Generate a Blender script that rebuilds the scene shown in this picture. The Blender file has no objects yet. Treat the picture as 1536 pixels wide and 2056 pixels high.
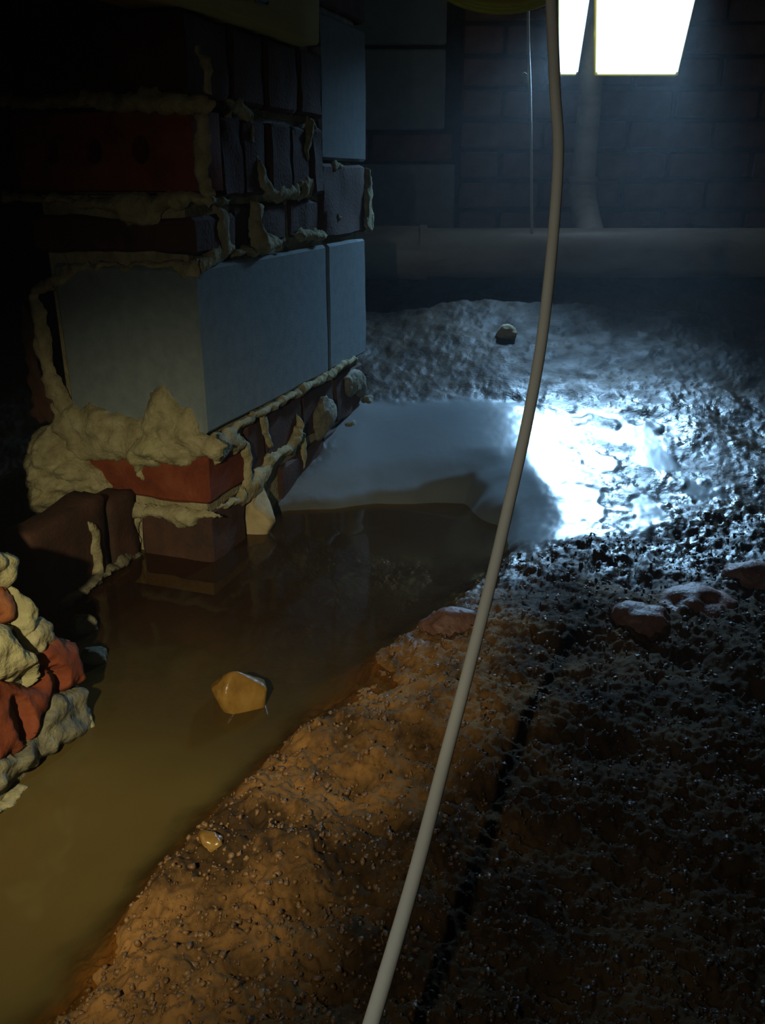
import bpy, bmesh, math, random
import numpy as np
from mathutils import Vector, Matrix

# ------------------------------------------------------------------ camera, light, exposure
SC = bpy.context.scene
COL = SC.collection
PITCH = math.radians(21); CAMH = .45; FPX = 1745.0
cam_d = bpy.data.cameras.new('camera'); cam = bpy.data.objects.new('camera', cam_d); COL.objects.link(cam)
cam_d.sensor_fit = 'VERTICAL'; cam_d.sensor_height = 24; cam_d.lens = 24*FPX/2056
cam_d.clip_start = .01
cam.location = (0, 0, CAMH); cam.rotation_euler = (math.pi/2-PITCH, 0, 0)
SC.camera = cam

W = bpy.data.worlds.new('world'); SC.world = W; W.use_nodes = True
W.node_tree.nodes['Background'].inputs[0].default_value = (.6, .8, 1, 1)
W.node_tree.nodes['Background'].inputs[1].default_value = 0.0015

SC.view_settings.view_transform = 'Standard'; SC.view_settings.look = 'None'
SC.view_settings.exposure = 0; SC.view_settings.gamma = 1
SC.view_settings.use_curve_mapping = False

# hand torch held beside the camera, aimed down at the foot of the pier
td = bpy.data.lights.new('torch_beam', 'SPOT'); torch = bpy.data.objects.new('torch_beam', td); COL.objects.link(torch)
torch.location = (-.19, -.02, .47)
TORCH_AIM = Vector((-.215, .75, .0))
torch.rotation_euler = (TORCH_AIM-torch.location).to_track_quat('-Z', 'Y').to_euler()
td.energy = 16.0; td.color = (1, .86, .52); td.spot_size = math.radians(50); td.spot_blend = 1.0
td.shadow_soft_size = .008
# the same torch's wide, weak spill around its hot centre
sd = bpy.data.lights.new('torch_spill', 'SPOT'); spill = bpy.data.objects.new('torch_spill', sd); COL.objects.link(spill)
spill.location = torch.location; spill.rotation_euler = (Vector((.10, .68, .10))-spill.location).to_track_quat('-Z', 'Y').to_euler()
sd.energy = 2.3; sd.color = (1, .95, .78); sd.spot_size = math.radians(90); sd.spot_blend = 1.0; sd.shadow_soft_size = .008

# ------------------------------------------------------------------ helpers
Fv = np.array([0, math.cos(PITCH), -math.sin(PITCH)]); Uv = np.array([0, math.sin(PITCH), math.cos(PITCH)])
Rv = np.array([1., 0, 0]); Cv = np.array([0, 0, CAMH])
def ray(x, y): return Rv*(x-768)/FPX+Uv*(1028-y)/FPX+Fv
def onz(x, y, z=0.):
    r = ray(x, y); return Cv+r*((z-CAMH)/r[2])
def ony(x, y, Y):
    r = ray(x, y); return Cv+r*(Y/r[1])
def zc(x, y, d): return Cv+ray(x, y)*d
def onplane(x, y, P, n):
    r = ray(x, y); return Cv+r*(((P-Cv)@n)/(r@n))

_hr = np.random.RandomState(7); _perm = _hr.permutation(4096); _val = _hr.rand(4096)
def _h(i, j, k=0):
    return _val[_perm[(_perm[(_perm[i & 4095]+j) & 4095]+k) & 4095]]
def noise(x, y, z=None):
    x = np.asarray(x, float); y = np.asarray(y, float)
    z = np.zeros_like(x) if z is None else np.asarray(z, float)
    xi = np.floor(x).astype(int); yi = np.floor(y).astype(int); zi = np.floor(z).astype(int)
    u, v, w = x-xi, y-yi, z-zi
    u = u*u*u*(u*(u*6-15)+10); v = v*v*v*(v*(v*6-15)+10); w = w*w*w*(w*(w*6-15)+10)
    def L(k): 
        a = _h(xi, yi, k)*(1-u)+_h(xi+1, yi, k)*u
        b = _h(xi, yi+1, k)*(1-u)+_h(xi+1, yi+1, k)*u
        return a*(1-v)+b*v
    return (L(zi)*(1-w)+L(zi+1)*w)*2-1
def fbm(x, y, z=None, o=4, g=.5):
    s = 0; a = 1; f = 1
    for i in range(o):
        s = s+a*noise(np.asarray(x)*f+i*17.3, np.asarray(y)*f-i*9.1, None if z is None else np.asarray(z)*f); a *= g; f *= 2.03
    return s

def link(name, me, m=None, parent=None, smooth=True):
    o = bpy.data.objects.new(name, me); COL.objects.link(o)
    if m: 
        me.materials.clear(); me.materials.append(m)
    if parent: o.parent = parent
    if smooth and len(me.polygons): me.polygons.foreach_set('use_smooth', [True]*len(me.polygons))
    return o
def mesh(name, v, f):
    me = bpy.data.meshes.new(name)
    v = np.asarray(v, np.float32); f = np.asarray(f, np.int32)
    me.vertices.add(len(v)); me.vertices.foreach_set('co', v.ravel())
    n = f.shape[1]
    me.loops.add(f.size); me.loops.foreach_set('vertex_index', f.ravel())
    me.polygons.add(len(f)); me.polygons.foreach_set('loop_start', np.arange(0, f.size, n, dtype=np.int32))
    me.update(calc_edges=True); me.validate()
    return me
def tag(o, label=None, cat=None, group=None, kind=None):
    if label: o['label'] = label
    if cat: o['category'] = cat
    if group: o['group'] = group
    if kind: o['kind'] = kind
    return o
def empty(name, loc=(0, 0, 0), rz=0, **k):
    o = bpy.data.objects.new(name, None); COL.objects.link(o); o.location = loc; o.rotation_euler = (0, 0, rz)
    o.empty_display_size = .02
    return tag(o, **k)

# ------------------------------------------------------------------ materials
def mat(name, cols, scale=20, rough=.8, bump=.3, bscale=150, spec=.3, bdist=.002, rough2=None, detail=6, coat=0, stretch=None):
    m = bpy.data.materials.new(name); m.use_nodes = True; nt = m.node_tree; N = nt.nodes; b = N['Principled BSDF']
    tc = N.new('ShaderNodeTexCoord'); src = tc.outputs['Object']
    if stretch:
        mp = N.new('ShaderNodeMapping'); mp.inputs['Scale'].default_value = stretch; nt.links.new(src, mp.inputs[0]); src = mp.outputs[0]
    n = N.new('ShaderNodeTexNoise'); n.inputs['Scale'].default_value = scale; n.inputs['Detail'].default_value = detail
    n.inputs['Roughness'].default_value = .62
    nt.links.new(src, n.inputs['Vector'])
    r = N.new('ShaderNodeValToRGB'); e = r.color_ramp.elements
    while len(e) < len(cols): e.new(.5)
    for i, c in enumerate(cols):
        e[i].position = .3+.4*i/max(1, len(cols)-1); e[i].color = (*c, 1)
    nt.links.new(n.outputs[0], r.inputs[0]); nt.links.new(r.outputs[0], b.inputs['Base Color'])
    b.inputs['Roughness'].default_value = rough; b.inputs['Specular IOR Level'].default_value = spec
    if coat:
        b.inputs['Coat Weight'].default_value = coat; b.inputs['Coat Roughness'].default_value = .12
    if rough2 is not None:
        mr = N.new('ShaderNodeMapRange'); mr.inputs[1].default_value = .35; mr.inputs[2].default_value = .65
        mr.inputs[3].default_value = rough; mr.inputs[4].default_value = rough2
        nt.links.new(n.outputs[0], mr.inputs[0]); nt.links.new(mr.outputs[0], b.inputs['Roughness'])
    if bump:
        n2 = N.new('ShaderNodeTexNoise'); n2.inputs['Scale'].default_value = bscale; n2.inputs['Detail'].default_value = 5
        nt.links.new(src, n2.inputs['Vector'])
        bp = N.new('ShaderNodeBump'); bp.inputs['Strength'].default_value = bump; bp.inputs['Distance'].default_value = bdist
        nt.links.new(n2.outputs[0], bp.inputs['Height']); nt.links.new(bp.outputs[0], b.inputs['Normal'])
    return m
def emit(name, col, s):
    m = bpy.data.materials.new(name); m.use_nodes = True; nt = m.node_tree
    e = nt.nodes.new('ShaderNodeEmission'); e.inputs[0].default_value = (*col, 1); e.inputs[1].default_value = s
    nt.links.new(e.outputs[0], nt.nodes['Material Output'].inputs[0]); return m

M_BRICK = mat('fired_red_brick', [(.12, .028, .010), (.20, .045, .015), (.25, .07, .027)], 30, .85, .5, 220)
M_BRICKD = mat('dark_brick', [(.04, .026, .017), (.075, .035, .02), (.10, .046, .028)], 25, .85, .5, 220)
M_BRICKO = mat('orange_brick', [(.26, .075, .025), (.36, .12, .04), (.42, .18, .07)], 30, .85, .5, 220)
M_BLOCK = mat('grey_concrete_block', [(.17, .215, .225), (.20, .25, .26), (.23, .28, .285)], 60, .9, .35, 500, bdist=.001)
M_MORT = mat('tan_mortar', [(.22, .19, .10), (.36, .32, .175), (.47, .43, .26)], 45, .95, .7, 260, bdist=.003)
M_MORTP = mat('pale_mortar', [(.27, .245, .125), (.37, .34, .175), (.45, .41, .22)], 45, .95, .7, 260, bdist=.003)
M_MORTG = mat('grey_green_mortar', [(.09, .085, .055), (.18, .17, .11), (.30, .28, .19)], 50, .7, .7, 240, bdist=.003)
M_STONE = mat('pale_sandstone', [(.34, .26, .13), (.46, .37, .2), (.54, .45, .27)], 35, .8, .4, 200)
M_STONEY = mat('wet_ochre_stone', [(.15, .075, .015), (.24, .13, .026), (.30, .18, .05)], 40, .28, .35, 160, spec=.6)
M_CLOD = mat('wet_red_clay', [(.11, .05, .035), (.17, .085, .06), (.24, .13, .10)], 45, .55, .6, 200, spec=.4, bdist=.003)
M_PVC = mat('dirty_white_plastic', [(.42, .31, .2), (.62, .52, .39), (.72, .64, .52)], 12, .38, .15, 300, spec=.5, stretch=(.4, 1, 1))
M_CABLE = mat('white_cable_sheath', [(.80, .80, .72), (.87, .87, .79)], 30, .45, .05, 300)
M_YEL = mat('yellow_plastic', [(.75, .55, .03), (.85, .64, .05)], 20, .4, .05, 200)
M_BLACK = mat('black_metal', [(.015, .015, .016), (.03, .03, .03)], 30, .5, .1, 200)
M_WOOD = mat('old_timber', [(.24, .17, .04), (.38, .28, .07), (.46, .35, .10)], 14, .85, .4, 120, stretch=(.15, 1, 1))
M_WMORT = mat('wall_mortar', [(.06, .055, .05), (.10, .095, .085)], 40, .9, .5, 200)
M_WBRICK = mat('wall_brick', [(.22, .11, .10), (.32, .16, .14), (.40, .20, .17)], 18, .85, .4, 180)
M_WBLOCK = mat('wall_block', [(.40, .43, .43), (.5, .53, .53)], 30, .9, .3, 300)
M_LAMP = emit('lit_lamp_glass', (.6, .83, 1.05), 1.8)

# ------------------------------------------------------------------ ground shape
CH = [(-.9, 1.12), (-.45, 1.12), (-.2, 1.16), (0, 1.2), (.12, 1.22), (.16, 1.12), (.16, 1.03), (.125, .96), (.07, .87), (.0, .77),
      (-.05, .68), (-.085, .60), (-.12, .53), (-.145, .46), (-.165, .40), (-.18, .34), (-.18, .2), (-.9, .2)]
def sdist(px, py, poly):
    """signed distance to polygon, positive inside"""
    P = np.array(poly); Q = np.roll(P, -1, 0)
    d = np.full(px.shape, 1e9); ins = np.zeros(px.shape, bool)
    for a, b in zip(P, Q):
        e = b-a; l2 = e@e+1e-12
        t = np.clip(((px-a[0])*e[0]+(py-a[1])*e[1])/l2, 0, 1)
        d = np.minimum(d, np.hypot(px-a[0]-t*e[0], py-a[1]-t*e[1]))
        c = ((a[1] > py) != (b[1] > py)) & (px < (b[0]-a[0])*(py-a[1])/(b[1]-a[1]+1e-15)+a[0]); ins ^= c
    return np.where(ins, d, -d)
def sstep(a, b, x):
    t = np.clip((x-a)/(b-a), 0, 1); return t*t*(3-2*t)
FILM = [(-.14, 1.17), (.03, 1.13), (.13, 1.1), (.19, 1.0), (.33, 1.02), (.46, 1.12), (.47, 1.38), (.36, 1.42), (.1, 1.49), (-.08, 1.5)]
def ground(x, y):
    """height and wet-film mask"""
    wob = .018*fbm(x*9, y*9, o=3)
    ch = sdist(x+wob, y+wob*.7, CH)
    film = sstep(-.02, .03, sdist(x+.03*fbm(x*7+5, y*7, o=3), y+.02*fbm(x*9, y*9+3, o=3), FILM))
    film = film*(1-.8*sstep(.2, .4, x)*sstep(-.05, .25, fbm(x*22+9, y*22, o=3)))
    rise = .21*np.log1p(np.exp((y-1.2+.19*sstep(-.02, .24, x))/.03))*.03*(1-.22*sstep(-.02,.24,x)*sstep(2.1,1.,y))
    crest = 1.95-.20*np.clip(x, -.2, 1.2)+.03*fbm(x*2.5, y*0+3, o=2)
    over = np.clip(y-crest, 0, 1)
    rise = rise-.50*np.minimum(over, .16)+.25*np.clip(over-.22, 0, .3)*sstep(.2, .8, x)
    lump = .010*fbm(x*11, y*11, o=3)+.0035*fbm(x*38, y*38, o=3)+.0024*fbm(x*110, y*110, o=3)+.0015*fbm(x*230, y*230, o=2)
    far = sstep(1.05, 1.3, y)
    lump = lump*(1-far)+far*(.005*fbm(x*14, y*14, o=2)+.0022*fbm(x*45, y*38, o=3)+.0013*fbm(x*170, y*120, o=2))
    lump = lump*(1-.93*film)
    lump = lump*(1-.8*sstep(0, .05, ch)); depth = -.045*sstep(-.02, .10, ch)-.012*sstep(-.015,.02,ch)+.017*(1-sstep(-.09, .03, ch))
    return rise+lump+depth+.002, film, ch

nr, nc = 800, 680
ys = .16*(2.75/.16)**(np.linspace(0, 1, nr)); a = np.concatenate([np.linspace(-2, -1, 40, endpoint=False), np.linspace(-1, 1, nc-80), np.linspace(1, 2, 41)[1:]])
Y = np.repeat(ys[:, None], nc, 1); X = np.clip(np.clip(a, -1, 1)[None, :]*(.13+.54*Y)+np.sign(a)*np.maximum(np.abs(a)-1, 0)[None, :]*1.1, -1.65, 1.7)
Z, FM, CHD = ground(X, Y)
i = np.arange(nr*nc).reshape(nr, nc)
fc = np.stack([i[:-1, :-1], i[:-1, 1:], i[1:, 1:], i[1:, :-1]], -1).reshape(-1, 4)
me = mesh('floor', np.stack([X, Y, Z], -1).reshape(-1, 3), fc)
at = me.attributes.new('film', 'FLOAT', 'POINT'); at.data.foreach_set('value', FM.astype(np.float32).ravel())
def mud():
    m = bpy.data.materials.new('wet_mud'); m.use_nodes = True; nt = m.node_tree; N = nt.nodes; b = N['Principled BSDF']; L = nt.links.new
    tc = N.new('ShaderNodeTexCoord')
    n = N.new('ShaderNodeTexNoise'); n.inputs['Scale'].default_value = 9; n.inputs['Detail'].default_value = 8; n.inputs['Roughness'].default_value = .7
    L(tc.outputs['Object'], n.inputs['Vector'])
    r = N.new('ShaderNodeValToRGB'); e = r.color_ramp.elements; e.new(.5); e.new(.6)
    for k, (p, c) in enumerate([(.33, (.014, .008, .004)), (.47, (.032, .019, .007)), (.56, (.05, .03, .012)), (.7, (.08, .05, .023))]):
        e[k].position = p; e[k].color = (*c, 1)
    L(n.outputs[0], r.inputs[0])
    f = N.new('ShaderNodeAttribute'); f.attribute_name = 'film'
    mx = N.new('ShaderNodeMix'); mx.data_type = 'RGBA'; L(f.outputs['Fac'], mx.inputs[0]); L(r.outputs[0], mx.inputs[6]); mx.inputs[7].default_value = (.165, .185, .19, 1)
    sa = N.new('ShaderNodeAttribute'); sa.attribute_name = 'sand'
    r2 = N.new('ShaderNodeValToRGB'); e2_ = r2.color_ramp.elements
    e2_[0].position = .42; e2_[0].color = (.06, .034, .014, 1); e2_[1].position = .6; e2_[1].color = (.32, .165, .055, 1)
    L(n.outputs[0], r2.inputs[0])
    mx2 = N.new('ShaderNodeMix'); mx2.data_type = 'RGBA'; L(sa.outputs['Fac'], mx2.inputs[0]); L(mx.outputs[2], mx2.inputs[6]); L(r2.outputs[0], mx2.inputs[7])
    L(mx2.outputs[2], b.inputs['Base Color'])
    n3 = N.new('ShaderNodeTexNoise'); n3.inputs['Scale'].default_value = 26; n3.inputs['Detail'].default_value = 4; L(tc.outputs['Object'], n3.inputs['Vector'])
    mr = N.new('ShaderNodeMapRange'); mr.inputs[1].default_value = .38; mr.inputs[2].default_value = .62; mr.inputs[3].default_value = .24; mr.inputs[4].default_value = .62
    L(n3.outputs[0], mr.inputs[0])
    m2 = N.new('ShaderNodeMix'); L(f.outputs['Fac'], m2.inputs[0]); L(mr.outputs[0], m2.inputs[2]); m2.inputs[3].default_value = .25
    w = N.new('ShaderNodeAttribute'); w.attribute_name = 'wet'
    m4 = N.new('ShaderNodeMix'); L(w.outputs['Fac'], m4.inputs[0]); m4.inputs[2].default_value = .8; L(m2.outputs[0], m4.inputs[3])
    L(m4.outputs[0], b.inputs['Roughness'])
    ws = N.new('ShaderNodeMapRange'); ws.inputs[3].default_value = .05; ws.inputs[4].default_value = .55; L(w.outputs['Fac'], ws.inputs[0]); L(ws.outputs[0], b.inputs['Specular IOR Level'])
    n2 = N.new('ShaderNodeTexNoise'); n2.inputs['Scale'].default_value = 190; n2.inputs['Detail'].default_value = 4; L(tc.outputs['Object'], n2.inputs['Vector'])
    bp = N.new('ShaderNodeBump'); bp.inputs['Distance'].default_value = .003; L(n2.outputs[0], bp.inputs['Height'])
    ma = N.new('ShaderNodeMapRange'); ma.inputs[3].default_value = .45; ma.inputs[4].default_value = .03; L(f.outputs['Fac'], ma.inputs[0]); L(ma.outputs[0], bp.inputs['Strength'])
    L(bp.outputs[0], b.inputs['Normal'])
    return m
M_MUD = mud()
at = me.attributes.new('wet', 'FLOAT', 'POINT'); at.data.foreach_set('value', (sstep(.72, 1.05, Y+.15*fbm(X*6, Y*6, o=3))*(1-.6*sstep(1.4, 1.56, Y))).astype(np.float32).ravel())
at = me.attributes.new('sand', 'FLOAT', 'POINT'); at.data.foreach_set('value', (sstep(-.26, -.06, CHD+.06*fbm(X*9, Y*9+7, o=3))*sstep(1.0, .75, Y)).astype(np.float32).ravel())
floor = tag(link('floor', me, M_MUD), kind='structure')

# muddy water standing in the channel
def water_mat():
    m = bpy.data.materials.new('murky_water'); m.use_nodes = True; nt = m.node_tree; N = nt.nodes; b = N['Principled BSDF']; L = nt.links.new
    tc = N.new('ShaderNodeTexCoord'); n = N.new('ShaderNodeTexNoise'); n.inputs['Scale'].default_value = 3.5; n.inputs['Detail'].default_value = 5
    L(tc.outputs['Object'], n.inputs['Vector'])
    r = N.new('ShaderNodeValToRGB'); e = r.color_ramp.elements
    e[0].position = .35; e[0].color = (.10, .068, .019, 1); e[1].position = .65; e[1].color = (.14, .102, .030, 1)
    L(n.outputs[0], r.inputs[0])
    a2 = N.new('ShaderNodeAttribute'); a2.attribute_name = 'silt'; m2 = N.new('ShaderNodeMix'); m2.data_type = 'RGBA'
    L(a2.outputs['Fac'], m2.inputs[0]); m2.inputs[6].default_value = (.045, .021, .007, 1); L(r.outputs[0], m2.inputs[7]); L(m2.outputs[2], b.inputs['Base Color'])
    b.inputs['Roughness'].default_value = .06; b.inputs['IOR'].default_value = 1.33
    t = N.new('ShaderNodeBsdfTransparent'); t.inputs[0].default_value = (.8, .66, .42, 1)
    mx = N.new('ShaderNodeMixShader')
    at = N.new('ShaderNodeAttribute'); at.attribute_name = 'murk'
    L(at.outputs['Fac'], mx.inputs[0]); L(t.outputs[0], mx.inputs[1]); L(b.outputs[0], mx.inputs[2])
    L(mx.outputs[0], N['Material Output'].inputs[0])
    return m
gx, gy = np.meshgrid(np.linspace(-.95, .34, 220), np.linspace(.17, 1.36, 220))
zg, _, cg = ground(gx, gy)
keep = zg < .004
idx = np.arange(gx.size).reshape(gx.shape)
q = np.stack([idx[:-1, :-1], idx[:-1, 1:], idx[1:, 1:], idx[1:, :-1]], -1).reshape(-1, 4)
q = q[keep.ravel()[q].any(1)]
un, inv = np.unique(q, return_inverse=True)
wz = .0005*fbm(gx*14, gy*14, o=2).ravel()[un]
me = mesh('muddy_water', np.stack([gx.ravel()[un], gy.ravel()[un], wz], -1), inv.reshape(-1, 4))
murk = sstep(0, .03, -zg)*(.5+.48*sstep(.4, 1., 1-sstep(.45, 1.0, gy)))+.10
at = me.attributes.new('murk', 'FLOAT', 'POINT'); at.data.foreach_set('value', np.clip(murk, 0, 1).ravel()[un].astype(np.float32))
at = me.attributes.new('silt', 'FLOAT', 'POINT'); at.data.foreach_set('value', (1-sstep(.55, .95, gy+.5*np.maximum(gx+.2, 0)+.05*fbm(gx*6, gy*6, o=3))).ravel()[un].astype(np.float32))
water = tag(link('muddy_water', me, water_mat()), 'murky brown standing water in the channel along the pier foot', 'water', kind='stuff')

# ------------------------------------------------------------------ room shell
def box_bm(bm, x0, x1, y0, y1, z0, z1):
    vs = [bm.verts.new(c) for c in ((x0, y0, z0), (x1, y0, z0), (x1, y1, z0), (x0, y1, z0), (x0, y0, z1), (x1, y0, z1), (x1, y1, z1), (x0, y1, z1))]
    for f in ((0, 3, 2, 1), (4, 5, 6, 7), (0, 1, 5, 4), (1, 2, 6, 5), (2, 3, 7, 6), (3, 0, 4, 7)): bm.faces.new([vs[k] for k in f])
def box(name, b, m, parent=None, bev=0):
    bm = bmesh.new(); box_bm(bm, *b)
    if bev: bmesh.ops.bevel(bm, geom=list(bm.edges), offset=bev, segments=2, affect='EDGES', profile=.6)
    me = bpy.data.meshes.new(name); bm.to_mesh(me); bm.free()
    return link(name, me, m, parent, smooth=False)
WY = 2.52
wall = tag(box('wall_back', (-1.7, 1.75, WY, WY+.12, -.1, 1.2), M_WMORT), kind='structure')
tag(box('wall_left', (-1.7, -1.6, .0, WY, -.1, 1.2), M_BRICKD), kind='structure')
tag(box('wall_right', (1.65, 1.75, .0, WY, -.1, 1.2), M_BRICKD), kind='structure')
tag(box('ceiling', (-1.7, 1.75, -.6, WY+.12, 1.2, 1.26), M_WOOD), kind='structure')

def rough_brick(name, dx, dy, dz, seed=0, amp=.0015, res=.012, bev=.004):
    """one worn brick, origin at its corner"""
    bm = bmesh.new(); box_bm(bm, 0, dx, 0, dy, 0, dz)
    bmesh.ops.bevel(bm, geom=list(bm.edges), offset=bev, segments=1, affect='EDGES')
    if res:
        for _ in range(5):
            es = [e for e in bm.edges if e.calc_length() > res*1.6]
            if not es: break
            bmesh.ops.subdivide_edges(bm, edges=es, cuts=1, use_grid_fill=True)
    bm.normal_update()
    co = np.array([v.co for v in bm.verts]); nn = np.array([v.normal for v in bm.verts])
    d = amp*fbm(co[:, 0]*45+seed*3.7, co[:, 1]*45, co[:, 2]*45+seed, o=3)+amp*1.2*fbm(co[:, 0]*14+seed, co[:, 1]*14, co[:, 2]*14, o=2)
    for v, n, k in zip(bm.verts, nn, d): v.co += Vector(n)*float(k)
    me = bpy.data.meshes.new(name); bm.to_mesh(me); bm.free(); return me

# bricks and blocks of the back wall, each one a piece
BK = [rough_brick('brick', .215, .02, .065, s, .0015, 0, .004) for s in range(3)]
BH = [rough_brick('brick', .1025, .02, .065, s+5, .0015, 0, .004) for s in range(2)]
BL = rough_brick('concrete_block', .39, .02, .19, 3, .001, 0, .004)
rng = random.Random(4)
x_edge = .195
for r in range(13):
    z = .0+.075*r
    off = 0 if r % 2 else .1125
    x = x_edge+.012
    if off:
        o = link('brick', BH[r % 2], M_WBRICK, wall, False); o.location = (x, WY-.011-rng.random()*.004, z); x += .1125
    while x < 1.42:
        o = link('brick', BK[rng.randrange(3)], M_WBRICK, wall, False); o.location = (x, WY-.011-rng.random()*.004, z); x += .225
for z, kind in ((.095, 'b'), (.295, 'b'), (.495, 'k'), (.57, 'b'), (.77, 'b')):
    if kind == 'b':
        xe = x_edge if z < .4 else x_edge-.032
        for x in (xe-.39, xe-.79):
            o = link('concrete_block', BL, M_WBLOCK, wall, False); o.location = (x, WY-.013, z)
    else:
        for x in (x_edge-.225, x_edge-.45, x_edge-.675):
            o = link('brick', BK[1], M_WBRICK, wall, False); o.location = (x, WY-.013, z)

# ------------------------------------------------------------------ brick pier
A = onz(430, 1130); B = onz(735, 835, .05)
e1 = B-A; e1[2] = 0; e1 /= np.linalg.norm(e1); e2 = np.array([-e1[1], e1[0], 0])
RZ = math.atan2(e1[1], e1[0])
pier = empty('brick_pier', A, RZ, label='brick and concrete block pier with oozing mortar, standing in the muddy water', cat='pier')
INV = np.array([e1, e2, [0, 0, 1]])
def loc(P): return INV@(np.asarray(P)-A)
core = box('mortar_core', (.008, .54, .008, .195, -.05, .432), M_MORT, pier)
box('mortar_core', (.066, .54, .008, .195, .432, .522), M_MORTG, pier)
box('mortar_core', (.008, .54, .008, .195, .522, .606), M_MORT, pier)
box('mortar_core', (.335, .54, .008, .195, .606, .74), M_MORTG, pier)
def pb(b, m, seed, name='brick', amp=.0016, label=None, rz=0, res=.012):
    me = rough_brick(name, b[1]-b[0], b[3]-b[2], b[5]-b[4], seed, amp, res)
    o = link(name, me, m, pier, True); o.location = (b[0], b[2], b[4]); o.rotation_euler[2] = rz
    try: me.set_sharp_from_angle(angle=.6)
    except Exception: pass
    if label: o['label'] = label
    return o
# course 1 (sits in the mud)
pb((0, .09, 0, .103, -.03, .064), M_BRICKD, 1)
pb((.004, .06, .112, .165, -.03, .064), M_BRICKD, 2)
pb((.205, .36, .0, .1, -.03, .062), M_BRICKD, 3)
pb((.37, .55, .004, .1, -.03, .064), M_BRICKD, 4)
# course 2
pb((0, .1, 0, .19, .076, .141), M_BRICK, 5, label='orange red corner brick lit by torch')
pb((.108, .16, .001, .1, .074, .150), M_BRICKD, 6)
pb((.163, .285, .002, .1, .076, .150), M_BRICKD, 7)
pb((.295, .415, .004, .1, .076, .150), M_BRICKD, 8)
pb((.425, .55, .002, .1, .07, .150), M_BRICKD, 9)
# blocks
pb((0, .385, -.003, .187, .165, .357), M_BLOCK, 10, 'concrete_block', .0006, 'smooth grey concrete block', res=.03)
pb((.393, .56, -.002, .187, .165, .357), M_BLOCK, 11, 'concrete_block', .0006, 'smooth grey concrete block', res=.03)
# course above the block
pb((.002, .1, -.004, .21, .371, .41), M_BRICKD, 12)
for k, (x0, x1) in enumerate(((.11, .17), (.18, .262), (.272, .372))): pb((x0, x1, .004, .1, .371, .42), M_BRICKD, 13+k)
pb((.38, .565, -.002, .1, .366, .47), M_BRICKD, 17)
# brick on edge, core holes showing on the left face
def holed_brick(L, H, D, holes, name='brick'):
    cu = bpy.data.curves.new('c', 'CURVE'); cu.dimensions = '2D'; cu.fill_mode = 'BOTH'; cu.extrude = D/2; cu.bevel_depth = .002; cu.resolution_u = 2
    def poly(pts):
        s = cu.splines.new('POLY'); s.points.add(len(pts)-1); s.use_cyclic_u = True
        for p, c in zip(s.points, pts): p.co = (c[0], c[1], 0, 1)
    poly([(0, 0), (L, 0), (L, H), (0, H)])
    for (cx, cy, r) in holes: poly([(cx+r*.8*math.cos(t), cy+r*math.sin(t)) for t in np.linspace(0, 2*math.pi, 18)[:-1]])
    o = bpy.data.objects.new('c', cu); COL.objects.link(o)
    me = bpy.data.meshes.new_from_object(o.evaluated_get(bpy.context.evaluated_depsgraph_get()))
    bpy.data.objects.remove(o); me.name = name; return me
hb = link('brick', holed_brick(.225, .076, .06, [(.062, .04, .016), (.122, .04, .016), (.178, .04, .015)]), M_BRICK, pier, False)
hb.matrix_local = Matrix(((0, 0, -1, .034), (1, 0, 0, -.008), (0, 1, 0, .439), (0, 0, 0, 1)))
hb['label'] = 'cored brick laid on edge with round holes'
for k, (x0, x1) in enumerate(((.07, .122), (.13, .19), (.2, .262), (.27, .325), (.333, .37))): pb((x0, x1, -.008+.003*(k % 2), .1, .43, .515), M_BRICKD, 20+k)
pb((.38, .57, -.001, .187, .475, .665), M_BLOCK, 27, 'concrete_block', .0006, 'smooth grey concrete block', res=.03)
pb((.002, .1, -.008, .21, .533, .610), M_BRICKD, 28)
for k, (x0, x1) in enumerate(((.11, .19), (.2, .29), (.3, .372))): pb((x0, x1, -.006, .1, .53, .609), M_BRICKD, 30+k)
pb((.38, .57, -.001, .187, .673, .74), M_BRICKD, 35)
# bricks of the bottom course that swing out on the left toward the camera
P0 = loc(onz(283, 1108)); P1 = loc(onz(140, 1212))
for (u0, u1, seed) in ((.0, .055, 40), (.065, .20, 41)):
    d = P1-P0; d[2] = 0; d /= np.linalg.norm(d); ang = math.atan2(d[1], d[0])
    me = rough_brick('brick', u1-u0, .04, .115 if seed == 40 else .132, seed, .0025)
    back = np.array([d[1], -d[0], 0])     # the body lies on the far side of the line
    o = link('brick', me, M_BRICKD, pier); o.location = tuple(P0+d*u0+back*.04); o.rotation_euler[2] = ang
    o.location.z = -.03

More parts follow.
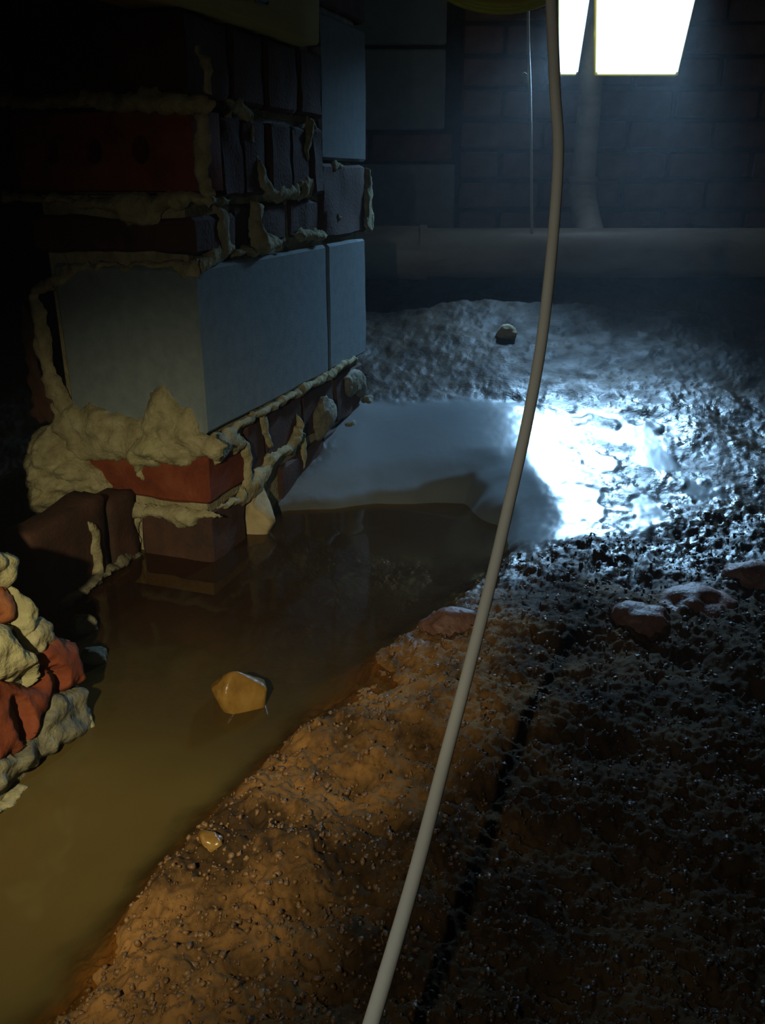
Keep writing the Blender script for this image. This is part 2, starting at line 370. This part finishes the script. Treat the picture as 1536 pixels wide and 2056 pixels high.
# ---- mortar smears: relief on a face, outlined by hand, with real thickness
def smear(name, px, O, n, u, T, m, parent, seed=0, res=.003, holes=(), soft=.3, jag=.004, lumps=.5, base=-.004, label=None, tolocal=loc, coords='px'):
    O = np.asarray(O, float); n = np.asarray(n, float); u = np.asarray(u, float); v = np.cross(n, u)
    if coords == 'px':
        q = np.array([onplane(x, y, O, n)-O for x, y in px]); uv = np.stack([q@u, q@v], -1)
    else: uv = np.array(px, float)
    lo = uv.min(0)-.012; hi = uv.max(0)+.012
    gu, gv = np.meshgrid(np.arange(lo[0], hi[0]+res, res), np.arange(lo[1], hi[1]+res, res))
    w = jag*fbm(gu*70+seed*5.1, gv*70, o=3); w2 = jag*fbm(gu*70, gv*70+seed*3.3+40, o=3)
    d = sdist(gu+w, gv+w2, uv)
    s = T*soft*1.2
    t = np.where(d > 0, T*(1-np.exp(-np.maximum(d, 0)/s)), np.maximum(d*.8, -.007))
    nz = fbm(gu*55+seed, gv*55, o=4)*.55+np.abs(fbm(gu*28+seed*2, gv*28, o=3))*.7-.25
    t = np.where(d > 0, t*(1+lumps*nz)+base*.3*np.exp(-np.maximum(d, 0)/s), t)
    for (hx, hy, ha, hb_, dep) in holes:
        qh = onplane(hx, hy, O, n)-O if coords == 'px' else None
        hu, hv = (qh@u, qh@v) if coords == 'px' else (hx, hy)
        rr = np.hypot((gu-hu)/ha, (gv-hv)/hb_); t = t-dep*(1-sstep(.75, 1.05, rr))
    g0, g1 = np.gradient(d, res); gl = g0*g0+g1*g1+1e-6
    sn = np.where(d < 0, -d/gl, 0); sn = np.clip(sn, 0, res*2.5)
    gu = gu+sn*g1; gv = gv+sn*g0           # outer vertices slide onto the outline
    keep = d > 0
    t = np.where(d <= 0, -.0025, t)
    idx = np.arange(gu.size).reshape(gu.shape)
    q = np.stack([idx[:-1, :-1], idx[:-1, 1:], idx[1:, 1:], idx[1:, :-1]], -1).reshape(-1, 4)
    q = q[keep.ravel()[q].any(1)]
    un, inv = np.unique(q, return_inverse=True)
    P = O+gu.ravel()[un, None]*u+gv.ravel()[un, None]*v+t.ravel()[un, None]*n
    if tolocal: P = np.array([tolocal(p) for p in P]) if tolocal is not loc else (P-A)@INV.T
    o = link(name, mesh(name, P, inv.reshape(-1, 4)), m, parent)
    if label: o['label'] = label
    return o
nL = -e1; nR = -e2
LO = A+nL*-.001; RO = A+nR*.0
uL = -e2; uR = e1          # u to the viewer's right on each face
def SL(px, T, m=M_MORT, off=0, **k): return smear('mortar', px, A+nL*off, nL, uL, T, m, pier, **k)
def SR(px, T, m=M_MORT, off=0, **k): return smear('mortar', px, A+nR*off, nR, uR, T, m, pier, **k)
# left face, lower half
SL([(100, 800), (130, 815), (180, 812), (225, 825), (270, 845), (295, 835), (300, 800), (318, 768), (328, 765), (345, 800), (375, 820), (398, 842), (405, 868), (430, 882), (452, 905), (432, 925), (400, 922), (380, 932), (330, 935), (285, 935), (240, 925), (180, 922), (140, 905), (110, 860)], .014, seed=1)
SL([(252, 890), (275, 868), (300, 855), (330, 862), (352, 872), (358, 900), (348, 925), (325, 935), (300, 930), (294, 945), (288, 968), (276, 960), (272, 938), (255, 920)], .03, M_MORTP, seed=2, lumps=.35, label='pale lump of squeezed-out mortar')
SL([(70, 870), (100, 848), (140, 870), (175, 905), (195, 935), (220, 970), (222, 1005), (210, 1030), (225, 1050), (190, 1040), (170, 1052), (145, 1040), (115, 1050), (100, 1040), (60, 1035), (52, 990), (58, 930)], .035, seed=3, lumps=.6, label='crumbly mortar mass hanging off the left edge')
SL([(210, 1000), (260, 1008), (340, 1018), (430, 1028), (445, 1036), (405, 1040), (395, 1056), (355, 1058), (335, 1040), (300, 1036), (278, 1040), (250, 1052), (225, 1050), (205, 1030)], .009, seed=4)
SL([(262, 1035), (282, 1036), (280, 1075), (272, 1108), (262, 1080)], .006, seed=5)
# edges of the block, left side smear and top bed
SL([(62, 590), (85, 560), (110, 575), (80, 600), (95, 660), (110, 740), (135, 800), (150, 830), (120, 835), (95, 790), (72, 700)], .010, seed=6)
SL([(85, 560), (150, 528), (260, 528), (365, 522), (390, 515), (398, 560), (372, 560), (352, 545), (250, 540), (150, 545), (112, 580)], .006, seed=7)
SL([(40, 600), (62, 640), (75, 720), (98, 800), (118, 850), (70, 850), (55, 760)], .004, M_BRICKD, seed=8)
# beds above
SL([(0, 405), (100, 412), (180, 420), (225, 428), (255, 452), (310, 448), (340, 420), (385, 408), (420, 412), (425, 390), (380, 385), (300, 388), (150, 395), (0, 388)], .010, seed=9)
SL([(0, 188), (200, 186), (330, 180), (395, 190), (430, 205), (425, 222), (385, 232), (350, 222), (330, 226), (200, 215), (0, 214)], .008, seed=10)
SL([(385, 225), (412, 215), (415, 300), (425, 395), (395, 395), (388, 300)], .008, seed=11)
SL([(393, 88), (403, 88), (420, 150), (428, 195), (412, 195), (402, 140)], .006, seed=12)
# right face, above the block
SR([(430, 412), (455, 420), (455, 470), (470, 505), (420, 535), (395, 560), (385, 525), (425, 495)], .008, seed=13)
SR([(405, 385), (440, 388), (470, 398), (440, 415), (410, 412)], .012, seed=14)
SR([(452, 215), (462, 215), (466, 300), (468, 392), (456, 392), (450, 300)], .005, seed=15)
SR([(440, 190), (470, 195), (500, 215), (506, 300), (530, 350), (545, 375), (575, 370), (612, 352), (630, 362), (636, 378), (615, 396), (560, 404), (535, 402), (515, 372), (498, 318), (492, 245), (462, 218)], .008, seed=16)
SR([(545, 245), (560, 248), (566, 310), (556, 315), (548, 300)], .005, seed=17)
SR([(618, 232), (630, 245), (640, 262), (634, 268), (625, 255), (616, 300), (614, 345), (606, 300), (612, 262)], .006, seed=18)
SR([(505, 402), (525, 410), (520, 445), (530, 470), (550, 468), (566, 480), (560, 500), (535, 512), (500, 512), (460, 520), (470, 500), (505, 492)], .010, seed=19)
SR([(585, 466), (620, 455), (648, 464), (655, 474), (640, 482), (600, 482)], .010, seed=20)
SR([(672, 430), (682, 432), (686, 440), (676, 440)], .008, seed=21)
SR([(728, 455), (733, 330), (738, 330), (742, 400), (748, 460), (742, 470)], .006, seed=22)
SR([(660, 335), (676, 318), (688, 330), (680, 345)], .005, seed=23)
# right face, under the block
SR([(408, 882), (470, 850), (540, 806), (600, 778), (640, 752), (690, 722), (712, 712), (716, 722), (650, 768), (600, 796), (545, 824), (500, 850), (470, 868), (500, 888), (480, 905), (452, 912), (430, 930), (425, 905)], .008, seed=24)
SR([(478, 872), (495, 885), (503, 930), (500, 965), (512, 950), (540, 915), (580, 890), (596, 855), (600, 830), (606, 850), (598, 892), (570, 918), (548, 930), (530, 965), (512, 1002), (495, 1010), (460, 1020), (440, 1022), (470, 1000), (490, 975), (490, 930), (478, 890)], .008, seed=25)
SR([(525, 830), (531, 828), (540, 870), (545, 898), (538, 898), (530, 866)], .003, seed=26)
SR([(606, 870), (612, 868), (614, 935), (608, 950)], .003, seed=27)
SR([(600, 980), (640, 945), (668, 915), (690, 905), (700, 915), (672, 940), (640, 965), (610, 988), (590, 1010), (560, 1030), (570, 1010)], .010, M_MORTG, seed=28)
SR([(690, 760), (716, 740), (730, 752), (728, 800), (712, 790), (700, 800)], .008, M_MORTG, seed=29)
# left-lower joints
nQ = np.cross(e1*d[0]+e2*d[1], [0, 0, 1.]); nQ = nQ if nQ@np.array([0, -1, 0])+nQ@np.array([1, 0, 0]) > 0 else -nQ
OQ = A+e1*P0[0]+e2*P0[1]
def SQ(px, T, m=M_MORT, **k): return smear('mortar', px, OQ+nQ*.001, nQ, np.cross([0, 0, 1.], nQ), T, m, pier, **k)
SQ([(178, 1050), (195, 1050), (203, 1110), (208, 1150), (190, 1150), (184, 1100)], .006, seed=30)
SQ([(280, 1108), (285, 1116), (230, 1146), (195, 1168), (150, 1205), (120, 1225), (128, 1205), (190, 1155), (240, 1122)], .012, M_MORTG, seed=31)

# ---- stones stuck in the pier foot
def rock(name, size, m, seed, sub=4, amp=.22, flat=None, parent=None):
    bm = bmesh.new(); bmesh.ops.create_icosphere(bm, subdivisions=sub, radius=1)
    co = np.array([v.co for v in bm.verts])
    d = 1+amp*fbm(co[:, 0]*1.3+seed*7, co[:, 1]*1.3, co[:, 2]*1.3+seed, o=2)+amp*.25*fbm(co[:, 0]*6+seed, co[:, 1]*6, co[:, 2]*6, o=3)
    co = co*d[:, None]
    rs = np.random.RandomState(seed)
    for _ in range(flat or 0):
        n = rs.randn(3); n /= np.linalg.norm(n); k = co@n; c = rs.uniform(.55, .8)
        co = co-np.outer(np.maximum(k-c, 0)*.85, n)
    co = co*np.array(size)
    for v, c in zip(bm.verts, co): v.co = c
    me = bpy.data.meshes.new(name); bm.to_mesh(me); bm.free()
    return link(name, me, m, parent)
o = rock('stone', (.034, .030, .046), M_STONE, 3, flat=6, parent=pier); o.location = loc(onz(528, 1062))+np.array([0, .012, .022]); o['label'] = 'pale rounded stone wedged in the bottom course'
o = rock('mortar_lump', (.034, .014, .034), M_MORTG, 8, parent=pier); o.location = (.362, -.002, .098); o['label'] = 'round mortar blob'
o = rock('mortar_lump', (.03, .02, .022), M_MORTG, 9, parent=pier); o.location = (.455, -.01, .045)
o = rock('mortar_lump', (.022, .016, .018), M_MORTG, 10, parent=pier); o.location = (.55, -.008, .07)

# timber bearer on top of the pier
tb = empty('timber_bearer', A+e1*.0+np.array([0, 0,   .612]), RZ, label='old yellowish timber bearer resting on top of the brick pier', cat='beam')
me = rough_brick('beam', 1.05, .09, .12, 77, .002, .05); bo = link('beam', me, M_WOOD, tb); bo.location = (-.72, -.03, 0)
bo.location = (.318-1.05, -.03, .0)
st = rough_brick('metal_strap', .03, .004, .05, 3, .001, .02); so = link('metal_strap', st, M_BLOCK, tb); so.location = (.12, -.036, .02); so['label'] = 'small bent metal strap'

# ------------------------------------------------------------------ broken masonry in the left foreground
G1 = onz(-40, 1660, .0); G2 = onz(178, 1440, 0.)
tb_u = G2-G1; tb_u[2] = 0; tb_u /= np.linalg.norm(tb_u)
nn = np.cross(tb_u, [0, 0, 1.]); nn = nn if nn[1] < 0 else -nn
tilt = math.radians(14); nF = nn*math.cos(tilt)+np.array([0, 0, 1])*math.sin(tilt)
rub = empty('broken_masonry', G1, 0, label='broken chunk of cored brick and crumbling mortar at the left edge', cat='masonry')
tl = lambda p: p-G1
def SF(name, px, T, m, off=0., **k): return smear(name, px, G1+nF*off, nF, tb_u, T, m, rub, tolocal=tl, res=.002, **k)
# solid body behind the faces; tall unseen part added to shade left of pier
outl = [(-330, 1850), (-330, 500), (-230, 520), (-190, 760), (-150, 1000), (-60, 1090), (0, 1108), (18, 1112), (28, 1168), (58, 1222), (103, 1262), (110, 1275), (148, 1285), (164, 1372), (180, 1440), (100, 1530), (0, 1620)]
pts = [onplane(x, y, G1, nF)-G1-nF*.004 for x, y in outl]
bk = [p-nn*.05*(1 if k > 0 else 1)*1.0+np.array([-.02, .01, 0]) for k, p in enumerate(pts)]
bm = bmesh.new(); fa = [bm.verts.new(p) for p in pts]; ba = [bm.verts.new(p) for p in bk]
bm.faces.new(fa); bm.faces.new(ba[::-1])
for k in range(len(fa)): bm.faces.new([fa[k], fa[(k+1) % len(fa)], ba[(k+1) % len(fa)], ba[k]])
bmesh.ops.recalc_face_normals(bm, faces=bm.faces)
me = bpy.data.meshes.new('mortar_body_and_blocker'); bm.to_mesh(me); bm.free(); link('mortar_body_and_blocker', me, M_MORTG, rub, False)
SF('brick', [(-60, 1500), (-60, 1370), (0, 1362), (60, 1375), (80, 1340), (62, 1330), (75, 1300), (105, 1280), (148, 1286), (160, 1330), (165, 1378), (130, 1390), (100, 1384), (90, 1410), (75, 1450), (60, 1480), (20, 1510), (-20, 1540)], .012, M_BRICK, seed=50, lumps=.25, holes=((103, 1366, .010, .013, .03), (24, 1448, .011, .022, .035)), label='red cored brick with two open holes')
SF('brick', [(-60, 1190), (5, 1172), (24, 1200), (26, 1245), (-10, 1250), (-60, 1240)], .010, M_BRICKO, seed=51, lumps=.3)
SF('mortar', [(-80, 1100), (0, 1104), (20, 1112), (28, 1165), (10, 1178), (-80, 1180)], .014, M_MORTP, seed=52)
SF('mortar', [(22, 1170), (45, 1200), (65, 1235), (58, 1262), (40, 1280), (28, 1240)], .014, M_MORTP, seed=53)
SF('mortar', [(55, 1240), (75, 1232), (104, 1262), (108, 1290), (72, 1312), (48, 1300), (40, 1278)], .014, M_MORT, seed=54)
SF('mortar', [(-80, 1240), (0, 1245), (20, 1265), (45, 1310), (60, 1330), (62, 1368), (48, 1380), (35, 1360), (20, 1372), (0, 1366), (-80, 1370)], .022, M_MORTP, seed=55, label='pale yellowish mortar slab over the brick')
SF('mortar', [(90, 1388), (130, 1388), (165, 1380), (184, 1440), (175, 1470), (140, 1500), (90, 1520), (40, 1560), (-60, 1620), (-60, 1530), (20, 1505), (70, 1470)], .010, M_MORTG, seed=56, lumps=.7)
SF('mortar', [(180, 1440), (178, 1468), (140, 1512), (85, 1560), (30, 1612), (-40, 1662), (-50, 1648), (20, 1596), (80, 1540), (130, 1492), (150, 1440), (168, 1420)], .016, M_MORT, seed=57, lumps=.5)

# ------------------------------------------------------------------ stones and clods lying on the mud
def lying(name, px, py, z, size, m, seed, label, cat, flat=0, group=None, rz=0, amp=.22):
    P = onz(px, py, z); o = rock(name, size, m, seed, amp=amp, flat=flat); o.location = P; o.rotation_euler[2] = rz
    return tag(o, label, cat, group)
lying('stone', 490, 1398, .006, (.032, .022, .029), M_STONEY, 12, 'wet yellow ochre stone standing out of the brown water', 'stone', flat=7, amp=.15)
def g(px, py):
    z = 0.
    for _ in range(25):
        P = onz(px, py, z); z = .6*z+.4*float(ground(np.array([P[0]]), np.array([P[1]]))[0][0])
    return z
lying('mud_clod', 905, 1258, g(905, 1265)-.002, (.030, .022, .018), M_CLOD, 21, 'pinkish clay lump just left of the white cable', 'clod')
lying('mud_clod', 1285, 1248, g(1285, 1255)-.002, (.030, .024, .020), M_CLOD, 22, 'rounded reddish clay lump below the lamp reflection', 'clod')
lying('mud_clod', 1395, 1215, g(1395, 1220)-.004, (.045, .03, .018), M_CLOD, 23, 'long curved reddish clay lump right of the rounded one', 'clod', rz=.6)
lying('mud_clod', 1500, 1165, g(1500, 1165)-.003, (.03, .025, .02), M_CLOD, 24, 'brown clay lump near the right edge beyond the curved one', 'clod')
lying('stone', 160, 1258, .004, (.016, .014, .014), M_MORTG, 31, 'small grey mortar piece in the shadow behind the broken masonry', 'stone', flat=3)
lying('stone', 190, 1318, .002, (.014, .014, .012), M_MORTG, 32, 'small dark stone at the water edge right of the broken masonry', 'stone', flat=3)
lying('stone', 1015, 668, g(1015, 672)+.006, (.022, .02, .016), M_STONE, 33, 'stone in a pale colour for a bright wet glint on the far mud left of the cable', 'stone', flat=3)  # pale stone colour stands in for a bright lamp glint
lying('stone', 425, 1690, g(425, 1690)+.002, (.010, .009, .008), M_STONEY, 34, 'small tan pebble on the channel edge in the foreground', 'stone', flat=3)

# grit and gravel bedded in the mud (nobody could count it)
rs = np.random.RandomState(11)
bm = bmesh.new(); bmesh.ops.create_icosphere(bm, subdivisions=1, radius=1)
iv = np.array([v.co for v in bm.verts]); jf = np.array([[v.index for v in f.verts] for f in bm.faces]); bm.free()
n = 26000
yy = .22*(2.0/.22)**rs.rand(n); xx = (rs.rand(n)*2-1)*(.1+.48*yy)
zz, ff, cc = ground(xx, yy)
ok = (cc < .012) & (ff < .3) & (zz > -.004) & ~((xx < -.16) & (yy > .9)) & (yy < 1.08)
xx, yy, zz = xx[ok], yy[ok], zz[ok]; n = len(xx)
sz = (.0006+.0017*rs.rand(n)**3)*(.7+.6*yy)
V = iv[None]*(sz[:, None, None]*(.6+.8*rs.rand(n, 1, 3)))*(1+.28*rs.randn(n, len(iv), 1))
V = V+np.stack([xx, yy, zz+sz*.25], -1)[:, None, :]
Fc = jf[None]+(np.arange(n)*len(iv))[:, None, None]
M_GRIT = mat('wet_grit', [(.10, .05, .018), (.20, .105, .036), (.28, .17, .075)], 40, .5, 0, 100, spec=.5)
gs = sstep(-.26, -.06, cc[ok])*sstep(1.0, .75, yy)
gme = mesh('gravel', V.reshape(-1, 3), Fc.reshape(-1, 3))
at = gme.attributes.new('sand', 'FLOAT', 'POINT'); at.data.foreach_set('value', np.repeat(gs, len(iv)).astype(np.float32))
nt = M_GRIT.node_tree; ga = nt.nodes.new('ShaderNodeAttribute'); ga.attribute_name = 'sand'
gm = nt.nodes.new('ShaderNodeMix'); gm.data_type = 'RGBA'; gm.inputs[6].default_value = (.035, .021, .009, 1)
bl = nt.nodes['Principled BSDF'].inputs['Base Color']; src = bl.links[0].from_socket
nt.links.new(ga.outputs['Fac'], gm.inputs[0]); nt.links.new(src, gm.inputs[7]); nt.links.new(gm.outputs[2], bl)
tag(link('gravel', gme, M_GRIT, smooth=False), 'fine wet grit and gravel scattered over the brown mud bank', 'gravel', kind='stuff')

# ------------------------------------------------------------------ tubes
def tube(name, pts, r, m, parent=None, seg=14, closed=False, cap=True):
    P = np.array(pts, float); n = len(P); rad = np.full(n, r) if np.isscalar(r) else np.array(r)
    if closed: T = np.roll(P, -1, 0)-np.roll(P, 1, 0)
    else: T = np.gradient(P, axis=0)
    T /= np.linalg.norm(T, axis=1)[:, None]
    up = np.array([0, 0, 1.]) if abs(T[0][2]) < .9 else np.array([0, 1., 0])
    vs = []; nrm = up-T[0]*(up@T[0])
    for k in range(n):
        nrm = nrm-T[k]*(nrm@T[k]); nrm /= np.linalg.norm(nrm); b = np.cross(T[k], nrm)
        for s in range(seg):
            a_ = 2*math.pi*s/seg; vs.append(P[k]+rad[k]*(nrm*math.cos(a_)+b*math.sin(a_)))
    f = []
    for k in range(n if closed else n-1):
        k2 = (k+1) % n
        for s in range(seg): f.append((k*seg+s, k*seg+(s+1) % seg, k2*seg+(s+1) % seg, k2*seg+s))
    me = bpy.data.meshes.new(name); F = [tuple(x) for x in f]
    if cap and not closed: F += [tuple(range(seg))[::-1], tuple(range((n-1)*seg, n*seg))]
    me.from_pydata([tuple(v) for v in vs], [], F); me.update()
    o = link(name, me, m, parent)
    try: me.set_sharp_from_angle(angle=.9)
    except Exception: pass
    return o
def spline(pts, k=10):
    P = np.array(pts, float); P = np.vstack([2*P[0]-P[1], P, 2*P[-1]-P[-2]]); out = []
    for i in range(1, len(P)-2):
        for t in np.linspace(0, 1, k, endpoint=False):
            a, b, c, d_ = P[i-1:i+3]
            out.append(.5*(2*b+(c-a)*t+(2*a-5*b+4*c-d_)*t*t+(3*b-a-3*c+d_)*t**3))
    out.append(P[-2]); return np.array(out)

# white cable hanging from the ceiling down to the ground beside the camera
cp = [(1113, 150, .62), (1121, 300, .63), (1110, 480, .635), (1088, 680, .63), (1058, 850, .62), (1020, 1020, .605), (985, 1170, .59), (942, 1340, .565), (900, 1500, .535), (832, 1760, .475), (747, 2050, .415), (690, 2230, .385)]
cpts = [zc(*c) for c in cp]
top = cpts[0]
cpts = [top+np.array([-.012, .07, .68]), top+np.array([-.012, .05, .35]), top+np.array([-.008, .02, .12])]+cpts+[np.array([-.04, .21, .022]), np.array([-.06, .12, .021]), np.array([-.08, -.05, .021])]
cab = tube('white_cable', spline(cpts, 10), .0041, M_CABLE)
tag(cab, 'long white cable hanging down in front of the lit work lamp', 'cable')

# pipes along the back wall
PY = 2.20; PZ = .2805; PR = .058
pipe = empty('drain_pipe', (0, PY, PZ), label='dirty white horizontal drain pipe along the foot of the back wall', cat='pipe')
xs = np.linspace(-.55, 1.6, 20)
tube('pipe_run', [(x, 0, 0) for x in xs], PR, M_PVC, pipe, 32)
xl = ony(832, 500, PY)[0]
tube('coupling', [(x, 0, 0) for x in (-.3, xl-.004, xl+.012)], PR+.005, M_PVC, pipe, 32)
tube('collar', [(x, 0, 0) for x in (xl+.012, xl+.03)], PR+.008, M_PVC, pipe, 32)
vx = .512; VY = 2.37
tube('elbow_socket', [(vx, .03, .03), (vx, .10, .075), (vx, VY-PY-.02, .115), (vx, VY-PY, .14), (vx, VY-PY, .16), (vx, VY-PY, .162), (vx, VY-PY, .175)], [.034, .034, .034, .034, .034, .037, .037], M_PVC, pipe, 28)
for bx in (.05, 1.1):
    box('pipe_bracket', (bx-.012, bx+.012, -.02, WY-PY, PZ*0-PR-.012, -PR+.004), M_BLACK, pipe)
vp = tube('waste_pipe', [(vx, VY, z) for z in np.linspace(PZ+.15, 1.2, 12)], .029, M_PVC, None, 28)
tag(vp, 'upright white waste pipe rising behind the lamp from the drain pipe', 'pipe')

# ------------------------------------------------------------------ twin work lamp
LY = 2.24
def lamp_pt(px, py): return ony(px, py, LY)
c = lamp_pt(1250, 60)
lamp = empty('work_lamp', (c[0], LY, c[2]), label='bright twin-head work lamp with yellow housings hanging before the back wall', cat='lamp')
def quad_head(corners, depth, name):
    """housing + glowing glass from four pixel corners (tl,tr,br,bl)"""
    P = [lamp_pt(*q_)-np.array([c[0], LY, c[2]]) for q_ in corners]
    ctr = sum(P)/4
    def prism(nm, s, y0, y1, m, par, back=.8, tag_=None):
        bm = bmesh.new(); f_ = [bm.verts.new(ctr+(p_-ctr)*s+np.array([0, y0-.25*((p_-ctr)*s)[2], 0])) for p_ in P]; b_ = [bm.verts.new(ctr+(p_-ctr)*s*back+np.array([0, y1-.25*((p_-ctr)*s)[2], 0])) for p_ in P]
        bm.faces.new(f_); bm.faces.new(b_[::-1])
        for k in range(4): bm.faces.new([f_[k], b_[k], b_[(k+1) % 4], f_[(k+1) % 4]])
        bmesh.ops.recalc_face_normals(bm, faces=bm.faces)
        bmesh.ops.bevel(bm, geom=[e for e in bm.edges], offset=.004, segments=2, affect='EDGES')
        me = bpy.data.meshes.new(nm); bm.to_mesh(me); bm.free(); return link(nm, me, m, par, False)
    h = prism('housing', 1.05, .0, depth, M_YEL, lamp, .6); h['label'] = 'yellow lamp housing'
    prism('lamp_glass', .985, -.012, .004, M_LAMP, h, 1.0)
    return ctr
hl = quad_head([(1118, -35), (1184, -35), (1163, 148), (1126, 148)], .05, 'l')
hr = quad_head([(1192, -60), (1402, -60), (1366, 148), (1200, 148)], .08, 'r')
tube('crossbar', [(hl[0], .06, .14), (0, .07, .15), (hr[0], .06, .14)], .010, M_BLACK, lamp)
tube('hanger', [(0, .07, .15), (0, .07, 1.19-c[2])], .008, M_BLACK, lamp)
for h_ in (hl, hr): tube('yoke', [(h_[0], .05, 0.03), (h_[0], .085, .08), (h_[0], .06, .14)], .007, M_BLACK, lamp)
# the beam of each head, as wide as its reflector
def beam(nm, ctr, sx, sy, watts, aim, spread):
    l = bpy.data.lights.new(nm, 'AREA'); o = bpy.data.objects.new(nm, l); COL.objects.link(o)
    l.shape = 'RECTANGLE'; l.size = sx; l.size_y = sy; l.energy = watts; l.color = (.34, .64, 1); l.spread = math.radians(spread)
    p = Vector(ctr)+Vector((c[0], LY-.03, c[2])); o.location = p
    o.rotation_euler = (Vector(aim)-p).to_track_quat('-Z', 'Z').to_euler(); return o
beam('lamp_beam', hl, .05, .2, 1.6, (-.02, 1.4, .03), 56)
beam('lamp_beam', hr, .22, .22, 1.5, (.37, 1.2, .05), 34)

# yellow lead coiled under the ceiling, and the thin cord
ctr = ony(1012, -120, 1.9); 
coil = empty('extension_lead', (ctr[0], 1.9, ctr[2]), label='coiled yellow extension lead hanging left of the work lamp', cat='cable')
bot = ony(1012, 9, 1.9)[2]-ctr[2]
for k in range(3):
    R_ = .155+.006*k; hgt = abs(bot)+.004*k
    tube('coil_loop', [(R_*math.cos(t), .012*(k-1), hgt*math.sin(t)) for t in np.linspace(0, 2*math.pi, 60, endpoint=False)], .0075, M_YEL, coil, 10, True)
tube('hook', [(0, 0, abs(bot)+.03), (0, 0, 1.2-ctr[2])], .005, M_BLACK, coil)
tp = [ony(x, y, 2.15) for x, y in ((1061, -60), (1060, 0), (1061, 90), (1064, 180), (1066, 300), (1068, 470))]
cord = empty('dangling_cord', tp[0], label='thin pale cord dangling beside the lamp down to the drain pipe', cat='cord')
tp2 = [np.array([tp[0][0], 2.15, 1.2])]+tp
tube('cord', [p_-tp[0] for p_ in spline(tp2, 6)], .0035, M_CABLE, cord, 8)
kn = rock('knot', (.009, .008, .014), M_MORTP, 5, 2, parent=cord); kn.location = ony(1052, 158, 2.15)-tp[0]

# added scattering volume: glow and veil around the lamp from lens glare

def glare_haze():
    m = bpy.data.materials.new('lamp_glare_volume'); m.use_nodes = True; nt = m.node_tree
    nt.nodes.remove(nt.nodes['Principled BSDF'])
    v = nt.nodes.new('ShaderNodeVolumeScatter'); v.inputs['Color'].default_value = (1, 1, 1, 1); v.inputs['Density'].default_value = .024; v.inputs['Anisotropy'].default_value = .55
    nt.links.new(v.outputs[0], nt.nodes['Material Output'].inputs['Volume']); return m
hz = box('glare_haze', (-1.9, 1.95, -.9, WY+.4, -.3, 1.5), glare_haze())
tag(hz, 'added thin scattering volume for the lamp glow and lens glare', 'glare_haze', kind='stuff')
